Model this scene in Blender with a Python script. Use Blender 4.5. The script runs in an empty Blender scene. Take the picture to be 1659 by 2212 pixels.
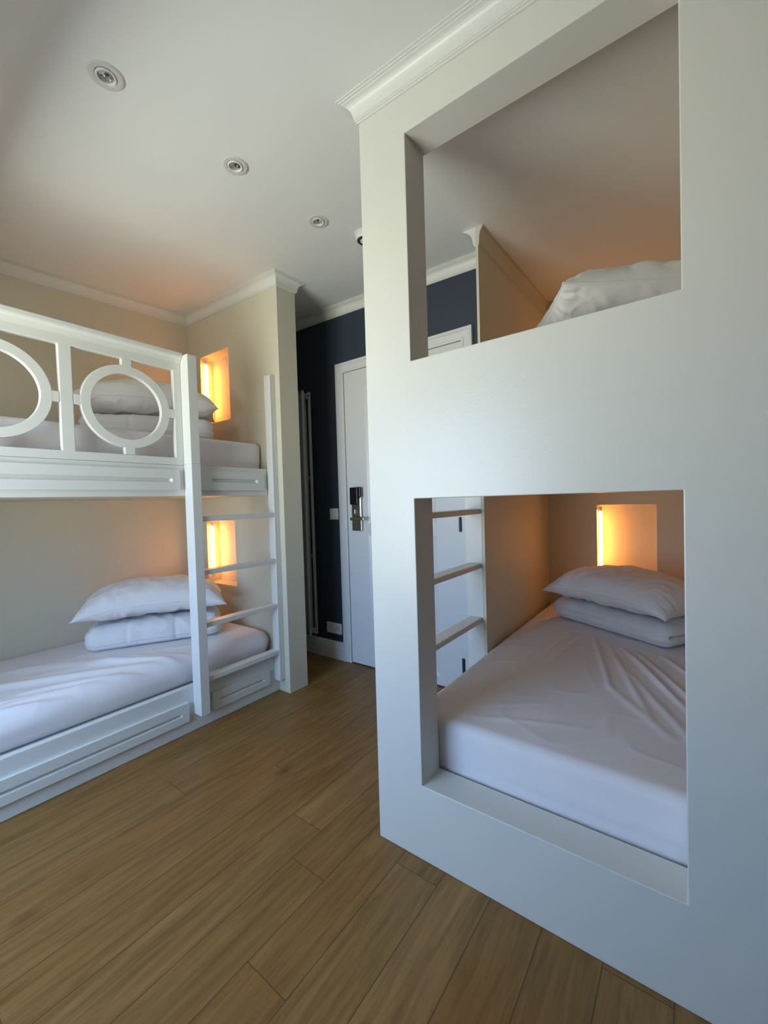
import bpy, bmesh, math, random
from mathutils import Vector, Matrix, noise

S = bpy.context.scene
COL = S.collection
PI = math.pi
# ------------------------------------------------------------------ camera
F_PX, YAW, PITCH, ROLL = 901.449, 0.6379, -0.0257, 0.0293
CAM = Vector((0.8785, -1.1076, 1.1544))
def setup_camera():
    cd = bpy.data.cameras.new('camera'); co = bpy.data.objects.new('camera', cd); COL.objects.link(co)
    fwd = Vector((-math.sin(YAW), math.cos(YAW), 0)); right = Vector((math.cos(YAW), math.sin(YAW), 0)); up = Vector((0, 0, 1))
    f2 = math.cos(PITCH)*fwd + math.sin(PITCH)*up
    u2 = -math.sin(PITCH)*fwd + math.cos(PITCH)*up
    cr, sr = math.cos(ROLL), math.sin(ROLL)
    r = cr*right - sr*u2; u = sr*right + cr*u2
    m = Matrix((r, u, -f2)).transposed().to_4x4(); m.translation = CAM
    co.matrix_world = m
    cd.sensor_fit = 'VERTICAL'; cd.sensor_height = 36; cd.lens = F_PX/2212*36
    cd.clip_start = 0.02; cd.clip_end = 50
    S.camera = co
setup_camera()
# ------------------------------------------------------------------ world, daylight, exposure
S.view_settings.view_transform = 'Standard'
S.view_settings.look = 'None'
S.view_settings.gamma = 1
S.view_settings.use_curve_mapping = False
S.view_settings.exposure = 0.0
S.cycles.max_bounces = 10; S.cycles.diffuse_bounces = 8; S.cycles.glossy_bounces = 4
W = bpy.data.worlds.new('daylight'); S.world = W; W.use_nodes = True
SKY, GROUND, SKY_E, GROUND_E = (0.37, 0.61, 1.0), (0.96, 1.0, 0.88), 11.3, 12.0
def daylight():
    # blue-white sky above the horizon, sunlit ground and greenery below it
    nt = W.node_tree; N = nt.nodes; L = nt.links; bg = N['Background']
    tc = N.new('ShaderNodeTexCoord'); sx = N.new('ShaderNodeSeparateXYZ'); L.new(tc.outputs['Generated'], sx.inputs[0])
    mr = N.new('ShaderNodeMapRange'); mr.inputs[1].default_value = -0.12; mr.inputs[2].default_value = 0.12; L.new(sx.outputs[2], mr.inputs[0])
    mx = N.new('ShaderNodeMixRGB'); L.new(mr.outputs[0], mx.inputs[0])
    mx.inputs[1].default_value = (*[c*GROUND_E for c in GROUND], 1); mx.inputs[2].default_value = (*[c*SKY_E for c in SKY], 1)
    L.new(mx.outputs[0], bg.inputs[0]); bg.inputs[1].default_value = 1.0
daylight()
WIN = dict(x0=-1.22, x1=0.0, z0=0.45, z1=1.85, y=-1.75)
# portal in the window opening, so that the daylight outside is sampled through it
pl = bpy.data.lights.new('window_daylight', 'AREA'); pl.shape = 'RECTANGLE'; pl.size = WIN['x1']-WIN['x0']; pl.size_y = WIN['z1']-WIN['z0']
pl.cycles.is_portal = True
po = bpy.data.objects.new('window_daylight', pl); COL.objects.link(po)
po.location = ((WIN['x0']+WIN['x1'])/2, WIN['y']-0.13, (WIN['z0']+WIN['z1'])/2); po.rotation_euler = (PI/2, 0, 0)
LED_STRENGTH = 31
# ------------------------------------------------------------------ materials
def mat(name, color, rough=0.5, metal=0.0, bump=0.0, bscale=60, spec=0.5, sheen=0.0, vary=0.0):
    m = bpy.data.materials.new(name); m.use_nodes = True
    nt = m.node_tree; b = nt.nodes['Principled BSDF']
    b.inputs['Base Color'].default_value = (*color, 1); b.inputs['Roughness'].default_value = rough
    b.inputs['Metallic'].default_value = metal; b.inputs['Specular IOR Level'].default_value = spec
    if sheen: b.inputs['Sheen Weight'].default_value = sheen
    tc = nt.nodes.new('ShaderNodeTexCoord')
    n = nt.nodes.new('ShaderNodeTexNoise'); n.inputs['Scale'].default_value = bscale; n.inputs['Detail'].default_value = 4
    nt.links.new(tc.outputs['Object'], n.inputs['Vector'])
    if bump:
        bp = nt.nodes.new('ShaderNodeBump'); bp.inputs['Strength'].default_value = bump; bp.inputs['Distance'].default_value = 0.002
        nt.links.new(n.outputs['Fac'], bp.inputs['Height']); nt.links.new(bp.outputs['Normal'], b.inputs['Normal'])
    n2 = nt.nodes.new('ShaderNodeTexNoise'); n2.inputs['Scale'].default_value = 3.0
    nt.links.new(tc.outputs['Object'], n2.inputs['Vector'])
    mx = nt.nodes.new('ShaderNodeMixRGB'); mx.blend_type = 'MIX'
    v = vary or 0.03
    mx.inputs[1].default_value = (*[c*(1-v) for c in color], 1); mx.inputs[2].default_value = (*[min(1, c*(1+v)) for c in color], 1)
    nt.links.new(n2.outputs['Fac'], mx.inputs[0]); nt.links.new(mx.outputs[0], b.inputs['Base Color'])
    return m
M_WHITE = mat('white_satin_paint', (0.70, 0.705, 0.675), 0.38, bump=0.10, bscale=220)
M_PANEL = mat('cream_satin_paint', (0.665, 0.65, 0.605), 0.34, bump=0.12, bscale=160)
M_WALL = mat('cream_wall_paint', (0.61, 0.575, 0.465), 0.6, bump=0.15, bscale=180)
M_CEIL = mat('white_ceiling_paint', (0.745, 0.755, 0.745), 0.8, bump=0.1, bscale=150)
M_NAVY = mat('navy_wall_paint', (0.030, 0.042, 0.066), 0.55, bump=0.12, bscale=180)
M_DOOR = mat('white_door_paint', (0.68, 0.685, 0.70), 0.35, bump=0.05, bscale=120)
M_SHEET = mat('white_fitted_sheet', (0.78, 0.735, 0.745), 0.9, bump=0.25, bscale=500, sheen=0.15)
M_DUVET = mat('white_cotton_duvet', (0.72, 0.705, 0.715), 0.9, bump=0.25, bscale=420, sheen=0.15)
M_PILLOW = mat('white_cotton_pillow', (0.74, 0.72, 0.72), 0.9, bump=0.25, bscale=420, sheen=0.15)
M_RAD = mat('grey_radiator_enamel', (0.34, 0.35, 0.34), 0.35)
M_STEEL = mat('brushed_steel', (0.42, 0.38, 0.33), 0.32, metal=1.0)
M_BRONZE = mat('dark_bronze_hinge', (0.10, 0.085, 0.07), 0.35, metal=0.8)
M_BLACK = mat('black_plastic', (0.006, 0.006, 0.007), 0.3)
M_HOLE = mat('dark_gap', (0.01, 0.01, 0.01), 0.8)
M_PLAST = mat('white_plastic', (0.72, 0.71, 0.69), 0.35)
M_TRIMR = mat('white_lamp_ring', (0.60, 0.58, 0.56), 0.4)
M_LENS = mat('lamp_reflector', (0.55, 0.55, 0.53), 0.12, metal=1.0)
def led_mat():
    m = bpy.data.materials.new('warm_led_tube'); m.use_nodes = True
    b = m.node_tree.nodes['Principled BSDF']
    b.inputs['Base Color'].default_value = (0.9, 0.85, 0.75, 1)
    b.inputs['Emission Color'].default_value = (1.0, 0.365, 0.078, 1); b.inputs['Emission Strength'].default_value = LED_STRENGTH
    return m
M_LED = led_mat()
PLANK_W, PLANK_X0, PLANK_L = 0.1455, 0.108, 1.75
def floor_mat():
    m = bpy.data.materials.new('oak_floorboards'); m.use_nodes = True
    nt = m.node_tree; N = nt.nodes; L = nt.links; b = N['Principled BSDF']
    def math_(op, a, bb=None, c=None):
        n = N.new('ShaderNodeMath'); n.operation = op
        for i, v in enumerate((a, bb, c)):
            if v is None: continue
            if isinstance(v, (int, float)): n.inputs[i].default_value = v
            else: L.new(v, n.inputs[i])
        return n.outputs[0]
    tc = N.new('ShaderNodeTexCoord'); sx = N.new('ShaderNodeSeparateXYZ'); L.new(tc.outputs['Object'], sx.inputs[0])
    X, Y = sx.outputs[0], sx.outputs[1]
    u = math_('DIVIDE', math_('SUBTRACT', X, PLANK_X0), PLANK_W); row = math_('FLOOR', u); fu = math_('SUBTRACT', u, row)
    wn = N.new('ShaderNodeTexWhiteNoise'); wn.noise_dimensions = '1D'; L.new(row, wn.inputs['W'])
    v = math_('DIVIDE', math_('ADD', Y, math_('MULTIPLY', wn.outputs['Value'], 3.1)), PLANK_L); pid = math_('FLOOR', v); fv = math_('SUBTRACT', v, pid)
    cx = N.new('ShaderNodeCombineXYZ'); L.new(row, cx.inputs[0]); L.new(pid, cx.inputs[1])
    w2 = N.new('ShaderNodeTexWhiteNoise'); w2.noise_dimensions = '2D'; L.new(cx.outputs[0], w2.inputs['Vector'])
    ramp = N.new('ShaderNodeValToRGB'); L.new(w2.outputs['Value'], ramp.inputs[0])
    e = ramp.color_ramp.elements
    e[0].position = 0; e[0].color = (0.200, 0.105, 0.032, 1)
    e[1].position = 1; e[1].color = (0.297, 0.167, 0.058, 1)
    for p, c in ((0.25, (0.255, 0.146, 0.049, 1)), (0.5, (0.255, 0.129, 0.039, 1)), (0.75, (0.234, 0.135, 0.042, 1))):
        k = e.new(p); k.color = c
    # grain, stretched along the plank and shifted per plank
    gv = N.new('ShaderNodeCombineXYZ')
    L.new(math_('ADD', math_('MULTIPLY', X, 26), math_('MULTIPLY', w2.outputs['Value'], 40)), gv.inputs[0])
    L.new(math_('ADD', math_('MULTIPLY', Y, 2.2), math_('MULTIPLY', w2.outputs['Value'], 17)), gv.inputs[1])
    g = N.new('ShaderNodeTexNoise'); g.inputs['Scale'].default_value = 1.6; g.inputs['Detail'].default_value = 8; g.inputs['Roughness'].default_value = 0.65; g.inputs['Distortion'].default_value = 0.6
    L.new(gv.outputs[0], g.inputs['Vector'])
    gr = N.new('ShaderNodeValToRGB'); L.new(g.outputs['Fac'], gr.inputs[0])
    gr.color_ramp.elements[0].position = 0.30; gr.color_ramp.elements[0].color = (0.62, 0.57, 0.50, 1)
    gr.color_ramp.elements[1].position = 0.68; gr.color_ramp.elements[1].color = (1.16, 1.13, 1.08, 1)
    m1 = N.new('ShaderNodeMixRGB'); m1.blend_type = 'MULTIPLY'; m1.inputs[0].default_value = 1
    L.new(ramp.outputs[0], m1.inputs[1]); L.new(gr.outputs[0], m1.inputs[2])
    # reddish heart-wood streaks
    hv = N.new('ShaderNodeCombineXYZ'); L.new(math_('ADD', math_('MULTIPLY', X, 7), math_('MULTIPLY', w2.outputs['Value'], 31)), hv.inputs[0]); L.new(math_('MULTIPLY', Y, 0.9), hv.inputs[1])
    h = N.new('ShaderNodeTexNoise'); h.inputs['Scale'].default_value = 1.0; h.inputs['Detail'].default_value = 3; L.new(hv.outputs[0], h.inputs['Vector'])
    hr = N.new('ShaderNodeValToRGB'); L.new(h.outputs['Fac'], hr.inputs[0])
    hr.color_ramp.elements[0].position = 0.52; hr.color_ramp.elements[0].color = (0, 0, 0, 1)
    hr.color_ramp.elements[1].position = 0.72; hr.color_ramp.elements[1].color = (0.65, 0.65, 0.65, 1)
    m2 = N.new('ShaderNodeMixRGB'); L.new(hr.outputs[0], m2.inputs[0]); L.new(m1.outputs[0], m2.inputs[1]); m2.inputs[2].default_value = (0.255, 0.109, 0.030, 1)
    # knots
    kv = N.new('ShaderNodeCombineXYZ'); L.new(math_('MULTIPLY', X, 3.2), kv.inputs[0]); L.new(math_('MULTIPLY', Y, 1.5), kv.inputs[1])
    vo = N.new('ShaderNodeTexVoronoi'); vo.inputs['Scale'].default_value = 1.0; L.new(kv.outputs[0], vo.inputs['Vector'])
    kr = N.new('ShaderNodeValToRGB'); L.new(vo.outputs['Distance'], kr.inputs[0])
    kr.color_ramp.elements[0].position = 0.015; kr.color_ramp.elements[0].color = (0.8, 0.8, 0.8, 1)
    kr.color_ramp.elements[1].position = 0.085; kr.color_ramp.elements[1].color = (0, 0, 0, 1)
    m3 = N.new('ShaderNodeMixRGB'); L.new(kr.outputs[0], m3.inputs[0]); L.new(m2.outputs[0], m3.inputs[1]); m3.inputs[2].default_value = (0.081, 0.041, 0.013, 1)
    # seams
    su = math_('MINIMUM', fu, math_('SUBTRACT', 1, fu)); sv = math_('MINIMUM', fv, math_('SUBTRACT', 1, fv))
    du = math_('LESS_THAN', math_('MULTIPLY', su, PLANK_W), 0.0013); dv = math_('LESS_THAN', math_('MULTIPLY', sv, PLANK_L), 0.0011)
    seam = math_('MULTIPLY', math_('MAXIMUM', du, dv), 0.75)
    m4 = N.new('ShaderNodeMixRGB'); L.new(seam, m4.inputs[0]); L.new(m3.outputs[0], m4.inputs[1]); m4.inputs[2].default_value = (0.05, 0.026, 0.010, 1)
    L.new(m4.outputs[0], b.inputs['Base Color'])
    b.inputs['Roughness'].default_value = 0.42; b.inputs['Specular IOR Level'].default_value = 0.35
    bp = N.new('ShaderNodeBump'); bp.inputs['Strength'].default_value = 0.25; bp.inputs['Distance'].default_value = 0.002
    hh = math_('SUBTRACT', math_('MULTIPLY', g.outputs['Fac'], 0.4), seam); L.new(hh, bp.inputs['Height']); L.new(bp.outputs['Normal'], b.inputs['Normal'])
    return m
M_FLOOR = floor_mat()

# ------------------------------------------------------------------ mesh helpers
def obj(name, bm, m, parent=None, smooth=False, bevel=0.0, loc=None):
    bmesh.ops.recalc_face_normals(bm, faces=bm.faces)
    if loc is not None:
        bmesh.ops.translate(bm, verts=bm.verts, vec=-Vector(loc))
    me = bpy.data.meshes.new(name); bm.to_mesh(me); bm.free()
    for mm in (m if isinstance(m, (list, tuple)) else [m]): me.materials.append(mm)
    if smooth:
        for p in me.polygons: p.use_smooth = True
    o = bpy.data.objects.new(name, me); COL.objects.link(o)
    if loc is not None: o.location = loc
    if parent is not None:
        o.parent = parent
        o.location = Vector(loc if loc is not None else (0, 0, 0)) - world_loc(parent)
    if bevel:
        md = o.modifiers.new('bevel', 'BEVEL'); md.width = bevel; md.segments = 2; md.limit_method = 'ANGLE'; md.angle_limit = math.radians(40)
    return o
def world_loc(o):
    v = Vector(o.location)
    while o.parent: o = o.parent; v += Vector(o.location)
    return v
def thing(name, label, cat, loc, group=None):
    o = bpy.data.objects.new(name, None); COL.objects.link(o); o.location = loc; o.empty_display_size = 0.1
    return tag(o, label, cat, group)
def tag(o, label, cat, group=None):
    o['label'] = label; o['category'] = cat
    if group: o['group'] = group
    return o
def struct(name, bm, m, label, cat, **k):
    o = obj(name, bm, m, **k); o['kind'] = 'structure'; o['label'] = label; o['category'] = cat
    return o
def box(bm, x0, x1, y0, y1, z0, z1):
    vs = [bm.verts.new((x, y, z)) for x in (x0, x1) for y in (y0, y1) for z in (z0, z1)]
    for f in ((0, 1, 3, 2), (4, 6, 7, 5), (0, 4, 5, 1), (2, 3, 7, 6), (0, 2, 6, 4), (1, 5, 7, 3)):
        bm.faces.new([vs[i] for i in f])
def boxes(*bs):
    bm = bmesh.new()
    for b in bs: box(bm, *b)
    return bm
def slab_holes(a0, a1, b0, b1, holes, mk):
    """rectangle a,b with rectangular holes, extruded: mk(a,b,k)->xyz with k in (0,1); through holes"""
    As = sorted({a0, a1, *[h[0] for h in holes], *[h[1] for h in holes]}); Bs = sorted({b0, b1, *[h[2] for h in holes], *[h[3] for h in holes]})
    bm = bmesh.new(); V = {}
    def v(i, j, k):
        if (i, j, k) not in V: V[i, j, k] = bm.verts.new(mk(As[i], Bs[j], k))
        return V[i, j, k]
    def solid(i, j):
        if not (0 <= i < len(As)-1 and 0 <= j < len(Bs)-1): return False
        ca, cb = (As[i]+As[i+1])/2, (Bs[j]+Bs[j+1])/2
        return not any(h[0] < ca < h[1] and h[2] < cb < h[3] for h in holes)
    for i in range(len(As)-1):
        for j in range(len(Bs)-1):
            if not solid(i, j): continue
            for k in (0, 1): bm.faces.new([v(i, j, k), v(i+1, j, k), v(i+1, j+1, k), v(i, j+1, k)])
            for (di, dj, e) in ((-1, 0, ((0, 0), (0, 1))), (1, 0, ((1, 0), (1, 1))), (0, -1, ((0, 0), (1, 0))), (0, 1, ((0, 1), (1, 1)))):
                if not solid(i+di, j+dj):
                    p, q = e
                    bm.faces.new([v(i+p[0], j+p[1], 0), v(i+q[0], j+q[1], 0), v(i+q[0], j+q[1], 1), v(i+p[0], j+p[1], 1)])
    return bm
def sweep(path, prof, side, zf):
    """mitred moulding: path of (x,y); prof of (out, down); side=+1 offsets to the left of travel; zf(x,y)=top height"""
    bm = bmesh.new(); n = len(path); rings = []
    for i, p in enumerate(path):
        p = Vector(p)
        ds = []
        if i > 0: ds.append((p-Vector(path[i-1])).normalized())
        if i < n-1: ds.append((Vector(path[i+1])-p).normalized())
        ns = [Vector((-d.y, d.x))*side for d in ds]
        if len(ns) == 1: mvec = ns[0]
        else:
            s = ns[0]+ns[1]; mvec = s/(s.dot(ns[0]))
        rings.append([bm.verts.new((*(p+mvec*o), zf(*(p+mvec*o))-h)) for o, h in prof])
    k = len(prof)
    for a, b in zip(rings, rings[1:]):
        for j in range(k):
            bm.faces.new([a[j], a[(j+1) % k], b[(j+1) % k], b[j]])
    bm.faces.new(rings[0]); bm.faces.new(rings[-1][::-1])
    return bm
def tube(bm, p0, p1, r, seg=16, r1=None, caps=True):
    p0, p1 = Vector(p0), Vector(p1); d = (p1-p0).normalized()
    a = d.orthogonal().normalized(); b = d.cross(a); r1 = r if r1 is None else r1
    A = [bm.verts.new(p0+(a*math.cos(t)+b*math.sin(t))*r) for t in [2*PI*i/seg for i in range(seg)]]
    B = [bm.verts.new(p1+(a*math.cos(t)+b*math.sin(t))*r1) for t in [2*PI*i/seg for i in range(seg)]]
    for i in range(seg): bm.faces.new([A[i], A[(i+1) % seg], B[(i+1) % seg], B[i]])
    if caps: bm.faces.new(A[::-1]); bm.faces.new(B)
def lathe(bm, c, prof, seg=40, axis='z'):
    c = Vector(c); rings = []
    for r, h in prof:
        if r < 1e-6:
            rings.append([bm.verts.new(c+(Vector((0, 0, h)) if axis == 'z' else Vector((h, 0, 0))))])
        else:
            ring = []
            for i in range(seg):
                t = 2*PI*i/seg
                ring.append(bm.verts.new(c+(Vector((r*math.cos(t), r*math.sin(t), h)) if axis == 'z' else Vector((h, r*math.cos(t), r*math.sin(t))))))
            rings.append(ring)
    for a, b in zip(rings, rings[1:]):
        for i in range(seg):
            if len(a) == 1 and len(b) == 1: continue
            if len(a) == 1: bm.faces.new([a[0], b[i], b[(i+1) % seg]])
            elif len(b) == 1: bm.faces.new([a[i], b[0], a[(i+1) % seg]])
            else: bm.faces.new([a[i], b[i], b[(i+1) % seg], a[(i+1) % seg]])
def rbox(sx, sy, sz, r, n, fn=None):
    """rounded soft box centred on xy with its base at z=0; n = divisions; fn(p, nrm, q) -> displaced point"""
    bm = bmesh.new(); hx, hy, hz = sx/2, sy/2, sz/2
    nx, ny, nz = n
    def place(px, py, pz):
        q = Vector((px*hx, py*hy, pz*hz))
        inner = Vector((max(-hx+r, min(hx-r, q.x)), max(-hy+r, min(hy-r, q.y)), max(-hz+r, min(hz-r, q.z))))
        d = q-inner
        nr = d.normalized() if d.length > 1e-9 else Vector((0, 0, 1))
        p = inner+nr*r if d.length > 1e-9 else q
        p = p+Vector((0, 0, hz))
        if fn: p = fn(p, nr)
        return bm.verts.new(p)
    def edge(t, h):  # denser near the edges
        return t
    for ax in range(3):
        dims = [(ny, nz), (nx, nz), (nx, ny)][ax]
        for s in (-1, 1):
            G = []
            for i in range(dims[0]+1):
                row = []
                for j in range(dims[1]+1):
                    a = -1+2*i/dims[0]; b = -1+2*j/dims[1]
                    c = [(s, a, b), (a, s, b), (a, b, s)][ax]
                    row.append(place(*c))
                G.append(row)
            for i in range(dims[0]):
                for j in range(dims[1]):
                    bm.faces.new([G[i][j], G[i+1][j], G[i+1][j+1], G[i][j+1]])
    bmesh.ops.remove_doubles(bm, verts=bm.verts, dist=1e-5)
    return bm
def nz(x, y, z, s=0.0): return noise.noise(Vector((x+s, y+s*0.7, z-s*0.3)))
def smooth01(t): t = max(0.0, min(1.0, t)); return t*t*(3-2*t)

# ------------------------------------------------------------------ the room's measures
def ceilz(x, y): return 2.466-0.028*x+0.04*y
XL = -2.106            # left wall
YH0, YH1 = 0.5546, 0.697   # partition at the head of the left bunk
XP = -1.1024           # end of that partition
XF = -1.202            # front of the left bunk
YD = 1.1406            # dark wall with the door
T = 0.113              # thickness of the right bunk's front
Y1, Y2 = 0.879, 2.045  # right bunk: side panel begins / head wall
WS = 0.033
XR = 1.05

# floor
struct('floor', boxes((-2.25, 1.45, -1.95, 2.2, -0.06, 0.0)), M_FLOOR, 'oak plank floor running away between the bunk beds', 'floor')
# ceiling: level over the room, bending smoothly down to a slope at the window side
def ceiling():
    bm = bmesh.new(); prof = []
    R, a = 0.10, math.radians(58); yb = -0.69
    y0 = yb+R*math.tan(a/2)
    prof += [(2.2, 0.0), (1.0, 0.0), (y0, 0.0)]
    for i in range(1, 41):
        t = a*i/40; prof.append((y0-R*math.sin(t), -(R-R*math.cos(t))))
    ye, ze = prof[-1]; prof += [(ye-(0.30+ze)/math.tan(a), -0.30), (-2.0, -0.30)]
    lo, hi = [], []
    for y, dz in prof:
        lo.append([bm.verts.new((x, y, ceilz(x, max(y, -0.7))+dz)) for x in (-2.25, 1.45)])
        hi.append([bm.verts.new((x, y, 2.75)) for x in (-2.25, 1.45)])
    n = len(prof)
    for i in range(n-1):
        bm.faces.new([lo[i][0], lo[i][1], lo[i+1][1], lo[i+1][0]])
        bm.faces.new([hi[i][0], hi[i+1][0], hi[i+1][1], hi[i][1]])
        for k in (0, 1): bm.faces.new([lo[i][k], lo[i+1][k], hi[i+1][k], hi[i][k]])
    for i in (0, n-1): bm.faces.new([lo[i][0], lo[i][1], hi[i][1], hi[i][0]])
    return bm
struct('ceiling', ceiling(), M_CEIL, 'white ceiling over the whole room', 'ceiling')
struct('wall_left', boxes((XL-0.12, XL, -1.95, 1.3, 0, 2.72)), M_WALL, 'cream wall along the back of the left bunk bed', 'wall')
struct('wall_front', slab_holes(XL, 1.4, 0, 2.6, [(WIN['x0'], WIN['x1'], WIN['z0'], WIN['z1'])], lambda a, b, k: (a, WIN['y']-0.12*k, b)), M_WALL, 'cream wall with the window behind the viewer', 'wall')
struct('wall_back', boxes((XL, 0.018, YD, YD+0.12, 0, 2.62)), M_NAVY, 'navy blue wall with the white door in it', 'wall')
struct('wall_right', boxes((1.20, 1.36, -1.95, T+0.0005, 0, 2.72)), M_NAVY, 'navy wall right of the viewer', 'wall')
struct('wall_right_inner', boxes((XR, 1.36, T+0.001, 2.2, 0, 2.72)), M_WALL, 'cream wall along the far side of the right bunk bed', 'wall')
# partition walls with the lit niches
NL = dict(x0=-1.956, x1=-1.611)
def niche_wall(x0, x1, y0, y1, niches, depth):
    bm = slab_holes(x0, x1, 0, 2.62, niches, lambda a, b, k: (a, y0+depth*k, b))
    box(bm, x0, x1, y0+depth, y1, 0, 2.62)
    return bm
NICHE_L = [(NL['x0'], NL['x1'], 0.606, 1.054), (NL['x0'], NL['x1'], 1.737, 2.217)]
NICHE_R = [(0.349, 0.6926, 0.619, 1.087), (0.349, 0.6926, 1.737, 2.205)]
struct('wall_left_end', niche_wall(XL, XP, YH0, YH1, NICHE_L, 0.102), M_WALL, 'cream partition at the head of the left bunk with two lit niches', 'wall')
struct('wall_right_end', niche_wall(-0.1, XR, Y2, Y2+0.2, NICHE_R, 0.11), M_WALL, 'cream wall with lit niche at the head of the right bunk', 'wall')

# cornices
def cornice_profile(h, cp):
    k = cp/0.054; q = h/0.066
    P = [(0, h), (0.006*k, h), (0.006*k, h-0.006*q), (0.010*k, h-0.006*q), (0.010*k, h-0.012*q)]
    for i in range(0, 9):
        t = PI/2*i/8
        P.append(((0.012+0.028*(1-math.cos(t)))*k, h-(0.012+0.042*math.sin(t))*q))
    P += [(0.040*k, 0.008*q), (0.047*k, 0.008*q), (0.047*k, 0.004*q), (cp, 0.004*q), (cp, 0.0), (0, 0.0)]
    return [(o, d-0.0008) for o, d in P]
CP = cornice_profile(0.066, 0.054)
struct('trim_1', sweep([(1.20, 0), (0, 0), (0, T)], CP, 1, ceilz), M_WHITE, 'white cornice along the top of the right bunk front', 'cornice')
struct('trim_2', sweep([(XL, -0.62), (XL, YH0), (XP, YH0), (XP, YH1), (XL, YH1)], CP, -1, ceilz), M_WHITE, 'white cornice round the wall and partition over the left bunk', 'cornice')
struct('trim_3', sweep([(XL, YD), (0.018, YD)], CP, -1, ceilz), M_WHITE, 'white cornice along the top of the navy wall', 'cornice')
struct('trim_4', sweep([(0.020, Y1), (0.020, YD-0.056)], cornice_profile(0.095, 0.066), 1, ceilz), M_WHITE, 'short white cornice with a cut end on the right bunk side panel', 'cornice')
struct('trim_5', sweep([(WS, Y1), (WS, Y2)], cornice_profile(0.095, 0.027), -1, ceilz), M_WALL, 'cream cornice inside the right bunk against the ceiling', 'cornice')
# baseboard on the navy wall
BBP = [(0, 0.127), (0.006, 0.127), (0.008, 0.119), (0.013, 0.117), (0.014, 0.108), (0.019, 0.105), (0.019, 0.088), (0.022, 0.086), (0.022, 0.0), (0, 0.0)]
struct('baseboard_back', sweep([(XL, YD), (-1.170, YD)], [(o, -d) for o, d in BBP], -1, lambda x, y: 0.0), M_DOOR, 'white moulded baseboard under the navy wall left of the door', 'baseboard')

# window behind the viewer
def window():
    w = WIN; yy = w['y']
    root = struct('window_1', boxes((w['x0'], w['x0']+0.06, yy-0.11, yy-0.02, w['z0'], w['z1']), (w['x1']-0.06, w['x1'], yy-0.11, yy-0.02, w['z0'], w['z1']),
        (w['x0']+0.06, w['x1']-0.06, yy-0.11, yy-0.02, w['z0'], w['z0']+0.06), (w['x0']+0.06, w['x1']-0.06, yy-0.11, yy-0.02, w['z1']-0.06, w['z1'])), M_WHITE, 'white window frame behind the viewer', 'window')
    obj('window_sill', boxes((w['x0']-0.05, w['x1']+0.05, yy, yy+0.05, w['z0']-0.03, w['z0'])), M_WHITE, root)
window()

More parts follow.
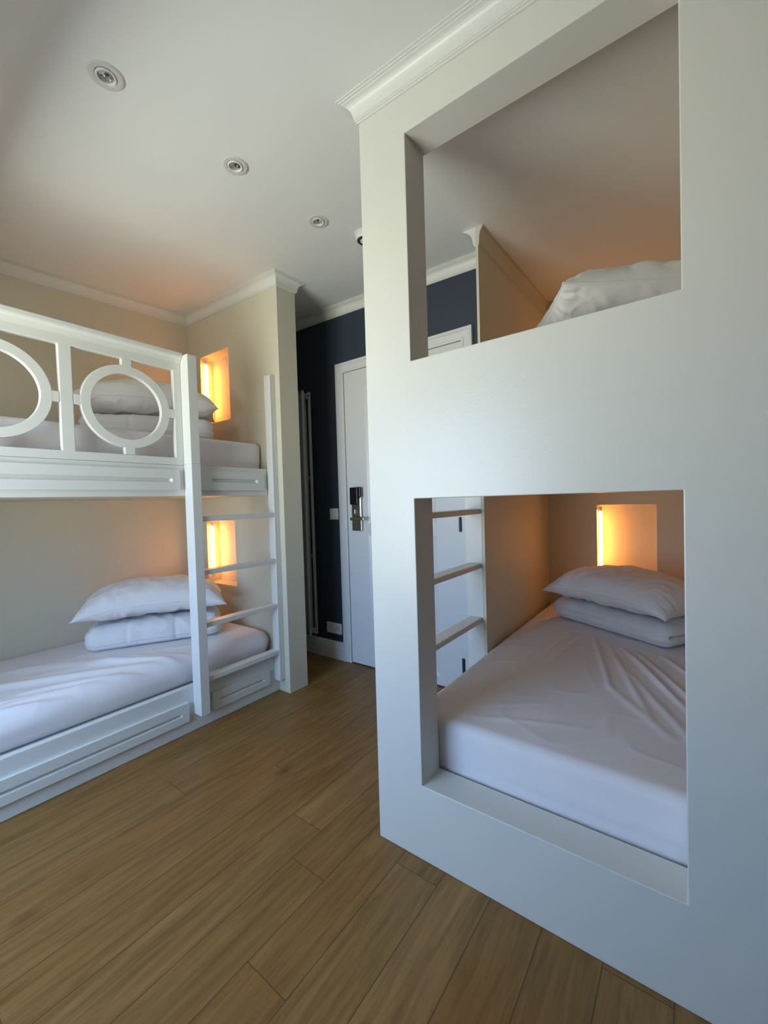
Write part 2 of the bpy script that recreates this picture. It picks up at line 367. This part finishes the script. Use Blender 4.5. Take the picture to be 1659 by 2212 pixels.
# ------------------------------------------------------------------ door
def door():
    X0, X1, ZT = -1.172, -0.1198, 2.138       # outside of the casing
    ci = 0.068
    bm = bmesh.new()
    # casing: stepped profile, mitred round the frame
    prof = [(0.0, 0.024), (0.016, 0.026), (0.022, 0.018), (0.052, 0.014), (0.056, 0.019), (0.068, 0.017), (0.068, 0.0), (0.0, 0.0)]
    path = [((X0, 0), (1, 0)), ((X0, ZT), (1, -1)), ((X1, ZT), (-1, -1)), ((X1, 0), (-1, 0))]
    rings = [[bm.verts.new((p[0]+o*d[0], YD-h, p[1]+o*d[1])) for o, h in prof] for p, d in path]
    for a, b in zip(rings, rings[1:]):
        for j in range(len(prof)): bm.faces.new([a[j], a[(j+1) % 8], b[(j+1) % 8], b[j]])
    bm.faces.new(rings[0]); bm.faces.new(rings[-1][::-1])
    root = struct('door_1', bm, M_DOOR, 'white panelled door with electronic lock in the navy wall', 'door')
    # leaf with sunk, bevelled panels
    l0, l1, lt = X0+ci+0.004, X1-ci-0.004, ZT-ci-0.004
    holes = []
    pw = [(-0.918, -0.385)]
    zs = [(0.066, 0.930), (1.00, 1.95)]
    for a, b in ((-0.918, -0.682), (-0.618, -0.383)):
        for z0, z1 in zs: holes.append((a, b, z0, z1))
    lb = slab_holes(l0, l1, 0.008, lt, holes, lambda a, b, k: (a, YD-0.010+0.008*k, b))
    box(lb, l0, l1, YD-0.0015, YD-0.0005, 0.008, lt)
    for a, b, z0, z1 in holes:
        for (p, q) in ((0.0, 0.0),):
            o = [lb.verts.new(c) for c in ((a, YD-0.0098, z0), (b, YD-0.0098, z0), (b, YD-0.0098, z1), (a, YD-0.0098, z1))]
            i = [lb.verts.new(c) for c in ((a+0.022, YD-0.002, z0+0.022), (b-0.022, YD-0.002, z0+0.022), (b-0.022, YD-0.002, z1-0.022), (a+0.022, YD-0.002, z1-0.022))]
            for k in range(4): lb.faces.new([o[k], o[(k+1) % 4], i[(k+1) % 4], i[k]])
    leaf = obj('door_leaf', lb, M_DOOR, root)
    # hinges
    for z in (0.165, 1.005, 1.80):
        h = bmesh.new(); tube(h, (-0.222, YD-0.016, z-0.044), (-0.222, YD-0.016, z+0.044), 0.0065, 12)
        box(h, -0.232, -0.214, YD-0.0145, YD-0.010, z-0.040, z+0.040)
        hg = obj('hinge', h, M_BRONZE, root); hg['label'] = 'dark bronze hinge'
    # electronic lock
    lx0, lx1 = -1.052, -0.962
    b = bmesh.new(); box(b, lx0+0.004, lx1, YD-0.030, YD-0.010, 0.954, 1.255)
    lock = obj('lock_plate', b, M_STEEL, root, bevel=0.004); lock['label'] = 'brushed steel lock plate'
    b = bmesh.new(); box(b, lx0+0.006, lx1-0.016, YD-0.050, YD-0.0305, 1.137, 1.257); box(b, lx1-0.016, lx1+0.010, YD-0.050, YD-0.0305, 1.187, 1.257)
    o = obj('card_reader', b, M_BLACK, lock, bevel=0.004); o['label'] = 'glossy black card reader'
    b = bmesh.new(); box(b, lx1-0.020, lx1-0.004, YD-0.036, YD-0.0305, 1.055, 1.180)
    obj('edge_strip', b, M_STEEL, lock, bevel=0.002)
    b = bmesh.new(); box(b, -1.036, -1.010, YD-0.040, YD-0.0305, 1.070, 1.105)
    obj('thumb_turn', b, M_STEEL, lock, bevel=0.003)
    b = bmesh.new(); tube(b, (-1.006, YD-0.0305, 1.039), (-1.006, YD-0.070, 1.039), 0.012, 16)
    box(b, -1.022, -0.902, YD-0.082, YD-0.066, 1.029, 1.050)
    obj('lever_handle', b, M_STEEL, lock, bevel=0.004)
door()

# ------------------------------------------------------------------ left bunk bed
def raised_panel(y0, y1, z0, z1, sy0, sy1, sz0, sz1, x, th=0.016):
    """raised board with a bevelled slot cut in it, facing +X"""
    bm = bmesh.new()
    def r(xx, a, b, c, d): return [bm.verts.new((xx, p, q)) for p, q in ((a, c), (b, c), (b, d), (a, d))]
    base = r(x+0.0003, y0, y1, z0, z1); o = r(x+th, y0, y1, z0, z1); s = r(x+th, sy0, sy1, sz0, sz1)
    e = 0.0045; g = r(x+0.002, sy0+2*e, sy1-2*e, sz0+e, sz1-e)
    for a, b in ((base, o), (o, s), (s, g)):
        for k in range(4): bm.faces.new([a[k], a[(k+1) % 4], b[(k+1) % 4], b[k]])
    bm.faces.new(g); bm.faces.new(base[::-1])
    return bm
YFOOT = -1.40
def left_bunk():
    B = thing('bunk_bed', 'white wooden bunk bed with ring-pattern guard rail along the left wall', 'bunk bed', (-1.65, -0.42, 0), None)
    bb = obj('base_board', boxes((XF-0.032, XF, YFOOT, YH0-0.001, 0, 0.2345)), M_WHITE, B, bevel=0.002)
    obj('raised_panel', raised_panel(-1.36, -0.032, 0.066, 0.162, -1.32, -0.068, 0.102, 0.1195, XF), M_WHITE, bb)
    obj('raised_panel', raised_panel(0.0995, 0.470, 0.066, 0.160, 0.141, 0.431, 0.102, 0.1185, XF), M_WHITE, bb)
    obj('bed_base', boxes((XL+0.002, XF-0.034, YFOOT, YH0-0.002, 0.02, 0.215)), M_WHITE, B)
    obj('bed_deck', boxes((XL+0.002, XF-0.034, YFOOT, YH0-0.002, 1.2125, 1.340)), M_WALL, B)
    obj('foot_panel', boxes((XL+0.002, XF, YFOOT-0.032, YFOOT-0.001, 0, 1.9)), M_WHITE, B)
    bm = boxes((XF-0.032, XF, YFOOT, 0.001, 1.2105, 1.366), (XF-0.032, XF, 0.001, YH0-0.04, 1.2105, 1.370))
    beam = obj('upper_beam', bm, M_WHITE, B, bevel=0.002)
    obj('raised_panel', raised_panel(-1.36, -0.030, 1.240, 1.3415, -1.32, -0.0675, 1.279, 1.299, XF), M_WHITE, beam)
    obj('raised_panel', raised_panel(0.076, 0.4815, 1.240, 1.343, 0.143, 0.435, 1.283, 1.303, XF), M_WHITE, beam)
    # guard rail: square cells, each with a ring held by four tabs
    x0, x1 = XF-0.020, XF+0.005
    cells = [(-0.461, -0.038), (-0.931, -0.508), (-1.39, -0.978)]
    zb, zt, zc = 1.4025, 1.838, 1.6205
    bm = slab_holes(YFOOT, 0.0, 1.3665, 1.885, [(a, b, zb, zt) for a, b in cells], lambda a, b, k: (x0+(x1-x0)*k, a, b))
    rail = obj('guard_rail', bm, M_WHITE, B, bevel=0.003)
    for a, b in cells:
        cy = (a+b)/2; ro, ri = 0.1875, 0.1485; r = bmesh.new(); seg = 72
        R = [[r.verts.new((x, cy+q*math.cos(2*PI*i/seg), zc+q*math.sin(2*PI*i/seg))) for i in range(seg)] for x, q in ((x0, ro), (x1, ro), (x1, ri), (x0, ri))]
        for k in range(4):
            for i in range(seg): r.faces.new([R[k][i], R[k][(i+1) % seg], R[(k+1) % 4][(i+1) % seg], R[(k+1) % 4][i]])
        h = 0.0215
        for (ya, yb2, za, zb2) in ((a+0.0005, cy-ro+0.006, zc-h, zc+h), (cy+ro-0.006, b-0.0005, zc-h, zc+h), (cy-h, cy+h, zb+0.0005, zc-ro+0.006), (cy-h, cy+h, zc+ro-0.006, zt-0.0005)):
            box(r, x0+0.0004, x1-0.0004, ya, yb2, za, zb2)
        obj('ring', r, M_WHITE, rail, bevel=0.002)
    capp = [(0.0, 0.050), (0.004, 0.050), (0.006, 0.044), (0.012, 0.032), (0.024, 0.024), (0.026, 0.018), (0.026, 0.004), (0.022, 0.0), (-0.040, 0.0), (-0.040, 0.02), (-0.026, 0.030), (-0.026, 0.050)]
    obj('rail_cap', sweep([(x1, YFOOT), (x1, -0.001)], [(o, d) for o, d in capp], -1, lambda x, y: 1.9265), M_WHITE, rail)
    obj('post', boxes((XF-0.030, -1.128, 0.0005, 0.049, 1.3705, 1.914), (XF+0.0005, -1.128, 0.0005, 0.049, 0.09, 1.3705)), M_WHITE, B, bevel=0.002)
    lad = obj('ladder_stile', boxes((-1.2015, -1.146, 0.516, YH0-0.0005, 0.079, 1.930)), M_WHITE, B, bevel=0.003)
    for z in (1.104, 0.826, 0.5525, 0.271):
        obj('rung', boxes((-1.2010, -1.147, 0.0495, 0.5155, z-0.026, z)), M_WHITE, lad, bevel=0.002)
left_bunk()

# ------------------------------------------------------------------ right bunk bed
A1, A2, UT, UB, LT, LB = 0.177, 0.862, 2.2807, 1.5877, 1.1599, 0.243
def right_bunk():
    B = thing('bunk_bed', 'cream built-in bunk bed with two square window openings in its front, on the right', 'bunk bed', (0.5, 1.0, 0))
    def top(a, b, k): return (a, T*k, b if b < 2.5 else ceilz(a, T*k)-0.0004)
    f = slab_holes(0, 1.1995, 0, 2.6, [(A1, A2, LB, LT), (A1, A2, UB, UT)], top)
    obj('front_panel', f, M_PANEL, B, bevel=0.0025)
    obj('side_panel', slab_holes(0, 1, 0, 1, [], lambda a, b, k: (0.020+(WS-0.020)*k, Y1+(Y2-Y1-0.001)*a, (ceilz(0.03, Y1+(Y2-Y1)*a)-0.0004)*b)), M_WALL, B)
    obj('base_board', boxes((0.0, WS, T+0.001, Y1-0.001, 0, 0.234)), M_PANEL, B)
    obj('bed_base', boxes((WS+0.002, XR-0.002, T+0.001, Y2-0.002, 0.02, 0.215)), M_PANEL, B)
    obj('bed_deck', boxes((WS+0.002, XR-0.002, T+0.001, Y2-0.002, 1.225, 1.350)), M_WALL, B)
    obj('upper_beam', boxes((0.0, WS, T+0.001, Y1-0.001, 1.2105, 1.37)), M_PANEL, B)
    lad = obj('ladder_stile', boxes((-0.074, 0.0195, Y1, Y1+0.04, 0.079, 1.93)), M_PANEL, B, bevel=0.003)
    for z in (1.102, 0.8255, 0.5485, 0.272):
        obj('rung', boxes((-0.057, 0.012, T+0.0005, Y1-0.0005, z-0.026, z)), M_PANEL, lad, bevel=0.004)
right_bunk()

# ------------------------------------------------------------------ niche lights
def niche_light(x, y, z0, z1, label):
    L = thing('niche_light', label, 'light', (x, y, (z0+z1)/2), 'strip lights in the bed niches')
    r = 0.0105
    b = bmesh.new(); lathe(b, (x, y, z0), [(0, 0), (r*0.6, 0.001), (r, 0.008), (r, z1-z0-0.008), (r*0.6, z1-z0-0.001), (0, z1-z0)], 20)
    obj('light_tube', b, M_LED, L, smooth=True)
    for za, zb in ((z1+0.0005, z1+0.028), (z0-0.028, z0-0.0005)):
        b = bmesh.new(); tube(b, (x, y, za), (x, y, zb), 0.0085, 16); box(b, x-0.0185, x-0.004, y-0.006, y+0.006, (za+zb)/2-0.006, (za+zb)/2+0.006)
        o = obj('end_cap', b, M_PLAST, L)
ylm = YH0+0.030
niche_light(NL['x0']+0.024, ylm, 0.675, 1.012, 'glowing warm strip light in the lower niche of the left partition, behind the ladder')
niche_light(NL['x0']+0.024, ylm, 1.800, 2.175, 'glowing warm strip light in the upper niche of the left partition')
niche_light(NICHE_R[0][0]+0.0195, Y2+0.022, 0.66, 1.046, 'glowing warm strip light in the niche above the lower right bunk pillow')
niche_light(NICHE_R[0][0]+0.0195, Y2-0.0125, 1.910, 2.175, 'warm strip light hidden at the head of the upper right bunk')
def screw(x, y, z):
    b = bmesh.new(); lathe(b, (x+0.0003, y, z), [(0, 0.0012), (0.0022, 0.0010), (0.0026, 0.0)], 10, 'x')
    return b
for zz in (0.88, 0.77):
    tag(obj('screw_head', screw(NL['x0'], YH0+0.074, zz), M_BRONZE), 'tiny dark screw head in the lower left niche, %s' % ('higher one' if zz > 0.8 else 'lower one'), 'screw', 'screw heads in the niches')
for zz in (2.02, 1.88):
    tag(obj('screw_head', screw(NL['x0'], YH0+0.074, zz), M_BRONZE), 'tiny dark screw head in the upper left niche, %s' % ('higher one' if zz > 1.95 else 'lower one'), 'screw', 'screw heads in the niches')

# ------------------------------------------------------------------ bedding
def ridge(x, y, segs):
    h = 0.0
    for (x0, y0, x1, y1, w, a) in segs:
        dx, dy = x1-x0, y1-y0; l2 = dx*dx+dy*dy
        t = ((x-x0)*dx+(y-y0)*dy)/l2; tc = max(0.0, min(1.0, t))
        px, py = x0+dx*tc, y0+dy*tc
        d2 = (x-px)**2+(y-py)**2
        fade = math.sin(PI*min(1, max(0.02, 0.08+0.84*tc)))**0.7
        h += a*fade*math.exp(-d2/(2*w*w))
    return h
def mattress(label, x0, x1, y0, y1, z0, z1, segs=(), r=0.05, crown=0.012, seed=0.0, dens=1.0, sag=None):
    cx, cy = (x0+x1)/2, (y0+y1)/2; sx, sy, sz = x1-x0, y1-y0, z1-z0
    def fn(p, n):
        wx, wy = p.x+cx, p.y+cy
        top = smooth01((p.z/sz-0.35)/0.5)
        u, v = 2*p.x/sx, 2*p.y/sy
        dz = crown*(1-u*u)*(1-v*v)*top
        dz += top*ridge(wx, wy, segs)
        dz += top*(0.0022*nz(wx*5, wy*5, 0, seed)+0.0022*(1-abs(nz(wx*5+wy*2, wy*4-wx*2, 0, seed+3)))**10)
        q = p+Vector((0, 0, dz))
        side = 1-abs(n.z)
        q += Vector((n.x, n.y, 0))*side*(0.004*nz(wx*3, wy*3, p.z*14, seed)-0.006*math.exp(-((p.z-0.045)/0.02)**2))
        return q
    b = rbox(sx, sy, sz, r, (int(64*dens), int(110*dens), 12), fn)
    bmesh.ops.translate(b, verts=b.verts, vec=(cx, cy, z0))
    o = obj('mattress', b, M_SHEET, None, smooth=True, loc=(cx, cy, z0))
    return tag(o, label, 'mattress', 'mattresses on the bunks')
LL_RIDGES = [(-1.22, -0.04, -1.62, -0.75, 0.020, 0.018), (-1.20, -0.14, -1.42, -0.62, 0.015, 0.016), (-1.22, -0.02, -1.50, -0.30, 0.014, 0.014),
             (-1.22, 0.02, -1.75, -0.55, 0.028, 0.014), (-1.32, 0.30, -1.70, -0.95, 0.03, 0.010), (-1.20, -0.34, -1.32, -0.80, 0.013, 0.013), (-1.21, -0.22, -1.36, -0.72, 0.010, 0.010)]
LR_RIDGES = [(0.46, 1.26, 0.62, 0.66, 0.008, 0.010), (0.60, 1.16, 0.86, 0.62, 0.008, 0.014), (0.66, 1.13, 0.94, 0.58, 0.008, 0.012), (0.52, 1.22, 0.76, 0.50, 0.009, 0.008),
             (0.76, 1.14, 0.95, 0.80, 0.008, 0.011), (0.36, 1.30, 0.30, 0.86, 0.011, 0.007), (0.41, 1.30, 0.35, 0.76, 0.009, 0.006), (0.60, 0.70, 0.82, 0.40, 0.012, 0.005),
             (0.30, 1.40, 0.20, 1.05, 0.011, 0.005), (0.64, 0.90, 0.90, 0.36, 0.010, 0.006), (0.24, 0.20, 0.60, 0.33, 0.010, 0.003), (0.22, 0.26, 0.44, 0.42, 0.009, 0.003)]
LL_RIDGES += [(-1.24, 0.06, -1.66, -0.42, 0.011, 0.008), (-1.22, -0.10, -1.30, -0.46, 0.008, 0.008), (-1.35, 0.12, -1.80, -0.62, 0.010, 0.006), (-1.24, -0.30, -1.44, -0.86, 0.009, 0.009)]
M_LL = mattress('mattress in a creased white sheet on the lower left bunk', -2.098, -1.240, YFOOT+0.01, YH0-0.006, 0.2165, 0.374, LL_RIDGES, r=0.075, crown=0.010, seed=1.3, dens=2.2)
M_UL = mattress('mattress in a white sheet on the upper left bunk behind the guard rail', -2.098, -1.285, YFOOT+0.01, YH0-0.006, 1.3415, 1.535, (), r=0.035, seed=4.1, dens=0.6)
M_LR = mattress('mattress in a wrinkled white sheet on the lower right bunk', 0.052, XR-0.006, 0.122, Y2-0.006, 0.2165, 0.402, LR_RIDGES, r=0.036, seed=7.7, dens=2.5)
M_UR = mattress('white mattress on the upper right bunk, below the opening edge', 0.052, XR-0.006, 0.122, Y2-0.006, 1.3515, 1.535, (), r=0.04, seed=9.2, dens=0.5)
def drop(o, base, gap=0.0006, cell=0.022):
    """lower o onto base until the two just touch"""
    def grid(ob, pick, sgn):
        g = {}
        for v in ob.data.vertices:
            x, y = v.co.x+ob.location.x, v.co.y+ob.location.y
            i, j = int(math.floor(x/cell)), int(math.floor(y/cell))
            for k in ((i, j),) if sgn < 0 else ((i+p, j+q) for p in (-1, 0, 1) for q in (-1, 0, 1)):
                z = v.co.z+(ob.location.z if sgn > 0 else 0)
                g[k] = pick(g[k], z) if k in g else z
        return g
    B, A = grid(base, max, 1), grid(o, min, -1)
    o.location.z = max(B[k]-z for k, z in A.items() if k in B)+gap

def duvet(label, base, cx, cy, L, Wd, H, ang, seed, seams=(), mid=0.5):
    """folded quilt: two folded layers with a crease, quilting seams across; long side along local x, visible front at local -y"""
    def fn(p, n):
        side = 1-abs(n.z)**2
        q = p.copy()
        crease = math.exp(-((p.z-H*mid)/0.0065)**2)
        wob = 0.004*nz(p.x*6, p.y*6, 0, seed+2)
        crease2 = math.exp(-((p.z-H*mid-wob)/0.008)**2)
        openend = 1.0 if n.y > -0.5 else 0.15
        q -= Vector((n.x, n.y, 0))*side*0.020*crease2*openend
        for s in seams:
            g = math.exp(-((p.x-s*L/2)/0.006)**2)
            q -= n*0.010*g*(0.35+0.65*side)*(0 if n.z < -0.6 else 1)
            g2 = math.exp(-((p.x-s*L/2)/0.045)**2)
            q += n*0.004*(1-g2)*side
        if n.y < -0.3:      # stitched hem line along the front
            q -= n*0.004*math.exp(-((p.z-H*0.24)/0.004)**2)*side
        a = 0.006*nz(p.x*7, p.y*9, p.z*11, seed)+0.004*nz(p.x*19, p.y*15, p.z*9, seed+5)
        a += 0.005*(1-abs(nz(p.x*6+p.y*3, p.y*8, p.z*7, seed+31)))**9
        q += n*a*(0.15 if n.z < -0.6 else 1.0)
        sagx = (2*p.x/L)**2
        q.z -= (p.z/H)*0.010*sagx
        return q
    b = rbox(L, Wd, H, min(H*0.46, 0.055), (70, 40, 26), fn)
    R = Matrix.Rotation(ang, 4, 'Z')
    zmin = min(v.co.z for v in b.verts)
    bmesh.ops.transform(b, matrix=R, verts=b.verts)
    bmesh.ops.translate(b, verts=b.verts, vec=(0, 0, -zmin))
    o = obj('duvet', b, M_DUVET, None, smooth=True); o.location = (cx, cy, 0); drop(o, base)
    return tag(o, label, 'duvet', 'folded duvets on the bunks')
def pillow(label, base, cx, cy, L, Wd, Th, ang, seed, tilt=(0, 0), flat=0.62, n=100, droop=0.045):
    bm = bmesh.new()
    def pt(u, v, s):
        x = L/2*u*(1-0.055*(1-v*v)*abs(u)**3); y = Wd/2*v*(1-0.075*(1-u*u)*abs(v)**3)
        a = max(0.0, (1-abs(u)**2.4)*(1-abs(v)**2.4))
        prof = a**0.48
        h = Th*(flat if s > 0 else 1-flat)*prof
        edge = math.exp(-((1-max(abs(u), abs(v)))/0.22)**2)*min(1, a*14)
        if abs(v) > abs(u): wr = nz(x*29+3*nz(x*8, y*8, 0, seed), y*7, s*3, seed)
        else: wr = nz(x*7, y*29+3*nz(x*8, y*8, 0, seed), s*3, seed)
        h += Th*0.10*edge*wr*(0.55+0.45*nz(x*4, y*4, 0, seed+11)*2)
        h += min(1, a*5)*(0.010*nz(x*6, y*6, s*2, seed+3)+0.004*nz(x*17, y*13, s, seed+6))
        h += min(1, a*4)*0.0075*(1-abs(nz(x*6+y*3, y*8-x*4, s*2, seed+21)))**9+min(1, a*4)*0.004*(1-abs(nz(x*13, y*11, s*2, seed+27)))**8
        # a few diagonal creases
        for (px, py, dx, dy, am) in ((0.2, 0.0, 0.5, 0.86, 0.007), (-0.3, 0.1, 0.8, -0.6, 0.005), (0.45, -0.2, 0.2, 0.98, 0.006)):
            d = (x/L*2-px)*dy-(y/Wd*2-py)*dx
            h -= am*math.exp(-(d/0.05)**2)*min(1, a*4)*(0.5+0.5*nz(x*9, y*9, 1, seed+8))
        return (x, y, (s*max(h, 0.0) if a > 0 else 0.0)-droop*abs(u)**3*(0.6+0.4*v*v))
    G = {}
    for s in (1, -1):
        for i in range(n+1):
            for j in range(n+1):
                u, v = math.sin(PI/2*(-1+2*i/n)), math.sin(PI/2*(-1+2*j/n))
                if i in (0, n) or j in (0, n):
                    if (i, j) not in G: G[i, j] = bm.verts.new(pt(u, v, s))
                    G[i, j, s] = G[i, j]
                else: G[i, j, s] = bm.verts.new(pt(u, v, s))
        for i in range(n):
            for j in range(n):
                f = [G[i, j, s], G[i+1, j, s], G[i+1, j+1, s], G[i, j+1, s]]
                bm.faces.new(f if s > 0 else f[::-1])
    M = Matrix.Rotation(ang, 4, 'Z') @ Matrix.Rotation(tilt[0], 4, 'X') @ Matrix.Rotation(tilt[1], 4, 'Y')
    bmesh.ops.transform(bm, matrix=M, verts=bm.verts)
    zmin = min(v.co.z for v in bm.verts if v.co.x**2+v.co.y**2 < 0.02)
    bmesh.ops.translate(bm, verts=bm.verts, vec=(0, 0, -zmin))
    o = obj('pillow', bm, M_PILLOW, None, smooth=True); o.location = (cx, cy, 0); drop(o, base)
    # piped seam round the edge
    pb = bmesh.new(); ring = []
    per = [(math.sin(PI/2*(-1+2*i/n)), -1) for i in range(n)]+[(1, math.sin(PI/2*(-1+2*i/n))) for i in range(n)]
    per += [(-u, -v) for u, v in per]
    pts = [M @ Vector(pt(u, v, 1))+Vector((0, 0, -zmin)) for u, v in per]
    k = len(pts); r = 0.0028
    for i in range(k):
        d = (pts[(i+1) % k]-pts[i-1]).normalized(); a = Vector((0, 0, 1)); c = d.cross(a).normalized(); a = c.cross(d)
        ring.append([pb.verts.new(pts[i]+(a*math.cos(t)+c*math.sin(t))*r) for t in [PI*q/3 for q in range(6)]])
    for i in range(k):
        A, B2 = ring[i], ring[(i+1) % k]
        for q in range(6): pb.faces.new([A[q], A[(q+1) % 6], B2[(q+1) % 6], B2[q]])
    p = obj('piping', pb, M_PILLOW, None, smooth=True); p.parent = o
    return tag(o, label, 'pillow', 'white pillows on the bunks')
AL = math.radians(61.5)
D = duvet('folded white duvet under the pillow on the lower left bunk', M_LL, -1.725, 0.085, 0.67, 0.40, 0.135, AL, 2.0, seams=(-0.42, 0.28), mid=0.86)
pillow('plump white pillow on the folded duvet of the lower left bunk', D, -1.725, 0.075, 0.76, 0.44, 0.192, AL, 3.0)
D = duvet('folded white duvet seen behind the rail ring on the upper left bunk', M_UL, -1.735, 0.10, 0.66, 0.40, 0.13, AL, 12.0, seams=(-0.30, 0.40), mid=0.5)
pillow('white pillow seen through the guard rail ring on the upper left bunk', D, -1.735, 0.09, 0.74, 0.44, 0.20, AL, 13.0)
AR = math.radians(-30)
D = duvet('folded white duvet under the pillow on the lower right bunk', M_LR, 0.575, 1.555, 0.70, 0.40, 0.125, AR, 22.0, seams=(-0.42, 0.25), mid=0.5)
pillow('plump white pillow on the folded duvet of the lower right bunk', D, 0.570, 1.50, 0.74, 0.46, 0.190, AR, 23.0)
AU = math.radians(30.4)
D = duvet('folded white duvet under the pillow in the upper right opening', M_UR, 0.690, 0.650, 0.55, 0.44, 0.180, AU, 32.0)
pillow('white pillow showing in the upper right bunk opening', D, 0.695, 0.668, 0.59, 0.44, 0.18, AU, 33.0, droop=-0.004, flat=0.55)

# ------------------------------------------------------------------ ceiling fittings
def downlight(x, y, label):
    z = ceilz(x, y)
    t = math.atan(0.04)
    L = thing('downlight', label, 'ceiling light', (x, y, z), 'recessed ceiling lights')
    b = bmesh.new(); lathe(b, (x, y, z), [(0.029, 0.0015), (0.029, -0.003), (0.032, -0.005), (0.043, -0.0045), (0.048, -0.002), (0.048, 0.0015)], 48)
    obj('trim_ring', b, M_TRIMR, L, smooth=False, bevel=0.0)
    b = bmesh.new(); lathe(b, (x, y, z), [(0.0272, -0.0019), (0.0285, -0.004), (0.0270, -0.0078), (0.0228, -0.0072), (0.0212, -0.0035), (0.0212, -0.0019)], 48)
    bz = obj('bezel', b, M_PLAST, L, smooth=True)
    b = bmesh.new(); lathe(b, (x, y, z), [(0.0286, -0.0018), (0.0, -0.0018)], 48)
    o = obj('recess_gap', b, M_HOLE, L)
    b = bmesh.new(); lathe(b, (x, y, z), [(0.0211, -0.0022), (0.017, -0.0042), (0.0085, -0.0036), (0.006, -0.0075), (0.0, -0.0085)], 32)
    obj('lamp_lens', b, M_LENS, L, smooth=True)
    return L
downlight(-0.530, -0.547, 'round recessed ceiling light nearest the window, largest of the three')
downlight(-0.542, -0.097, 'middle one of the three recessed ceiling lights')
downlight(-0.543, 0.352, 'recessed ceiling light nearest the hallway and smoke detector')
def smoke():
    x, y = -0.437, 0.575; z = ceilz(x, y)
    D = thing('smoke_detector', 'round white smoke detector on the ceiling beside the right bunk edge', 'smoke detector', (x, y, z))
    b = bmesh.new(); lathe(b, (x, y, z), [(0, 0.001), (0.052, 0.001), (0.052, -0.006), (0.049, -0.008), (0, -0.008)], 48); obj('base', b, M_PLAST, D)
    b = bmesh.new(); lathe(b, (x, y, z), [(0, -0.0085), (0.048, -0.0085), (0.0475, -0.028), (0.044, -0.033), (0.018, -0.036), (0, -0.036)], 48); c = obj('cover', b, M_PLAST, D, smooth=False)
    b = bmesh.new()
    for i in range(28):
        t = 2*PI*i/28; c0, s0 = math.cos(t), math.sin(t); w = 0.0032
        vs = []
        for r, zz in ((0.026, -0.0357), (0.041, -0.0342)):
            for sgn in (-1, 1): vs.append(b.verts.new((x+r*c0-sgn*w*s0, y+r*s0+sgn*w*c0, z+zz)))
        b.faces.new([vs[0], vs[1], vs[3], vs[2]])
    bmesh.ops.solidify(b, geom=b.faces[:], thickness=0.0008)
    o = obj('vent_slots', b, M_HOLE, c); o['label'] = 'dark vent slots'
smoke()

# ------------------------------------------------------------------ things on the navy wall
def radiator():
    R = thing('radiator', 'tall grey tubular radiator on the navy wall behind the partition', 'radiator', (-1.62, YD-0.06, 0.16))
    xe = -1.405; yf, yb = YD-0.115, YD-0.050
    for zc in (1.945, 0.205):
        b = bmesh.new(); lathe(b, (xe, (yf+yb)/2, zc), [(0.010, 0.004), (0.010, 0.016), (0.020, 0.016), (0.020, -0.40), (0, -0.40)], 24, 'x')
        hd = obj('header_pipe', b, M_RAD, R, smooth=False)
        b = bmesh.new(); lathe(b, (xe+0.0045, (yf+yb)/2, zc), [(0, 0), (0.0102, 0)], 20, 'x')
        obj('pipe_hole', b, M_HOLE, hd)
    for i in range(8):
        for y in (yf, yb):
            b = bmesh.new(); x = xe-0.012-0.048*i
            lathe(b, (x, y, 0.165), [(0, 0), (0.010, 0.002), (0.0125, 0.01), (0.0125, 1.81), (0.010, 1.818), (0, 1.82)], 14)
            obj('tube', b, M_RAD, R, smooth=True)
    for zc in (0.75, 1.35):
        obj('bracket', boxes((xe-0.09, xe-0.07, yb+0.0135, YD-0.0005, zc-0.015, zc+0.015)), M_RAD, R)
radiator()
def switch():
    x0, x1, z0, z1 = -1.282, -1.199, 1.031, 1.113; y = YD
    s = thing('light_switch', 'white light switch on the navy wall left of the door', 'light switch', ((x0+x1)/2, y, (z0+z1)/2))
    obj('switch_plate', boxes((x0, x1, y-0.008, y-0.0004, z0, z1)), M_PLAST, s, bevel=0.003)
    r = obj('rocker', boxes((x0+0.016, x1-0.016, y-0.0125, y-0.0082, z0+0.014, z1-0.014)), M_PLAST, s, bevel=0.002)
switch()
def socket():
    x0, x1, z0, z1 = -1.350, -1.200, 0.182, 0.2625; y = YD
    s = thing('power_socket', 'white double power socket on the navy wall above the baseboard', 'power socket', ((x0+x1)/2, y, (z0+z1)/2))
    bm = boxes((x0, x1, y-0.009, y-0.0004, z0, z1)); obj('socket_plate', bm, M_PLAST, s, bevel=0.003)
    for cx in (-1.3125, -1.2375):
        b = bmesh.new()
        zc = (z0+z1)/2
        ring = [(0.024, -0.0095), (0.0225, -0.011), (0.0205, -0.0108), (0.0195, -0.0096), (0, -0.0094)]
        rings = []
        seg = 32
        for r, h in ring:
            rings.append([b.verts.new((cx+r*math.cos(2*PI*i/seg), y+h, zc+r*math.sin(2*PI*i/seg))) for i in range(seg)] if r else [b.verts.new((cx, y+h, zc))])
        for a, c in zip(rings, rings[1:]):
            for i in range(seg):
                b.faces.new([a[i], c[i], c[(i+1) % seg], a[(i+1) % seg]] if len(c) > 1 else [a[i], c[0], a[(i+1) % seg]])
        o = obj('socket_well', b, M_PLAST, s)
        b = bmesh.new()
        for dx in (-0.0095, 0.0095): tube(b, (cx+dx, y-0.0098, zc), (cx+dx, y-0.0104, zc), 0.0028, 10)
        tube(b, (cx, y-0.0098, zc+0.010), (cx, y-0.0122, zc+0.010), 0.0024, 10)
        obj('socket_hole', b, M_HOLE, o)
socket()
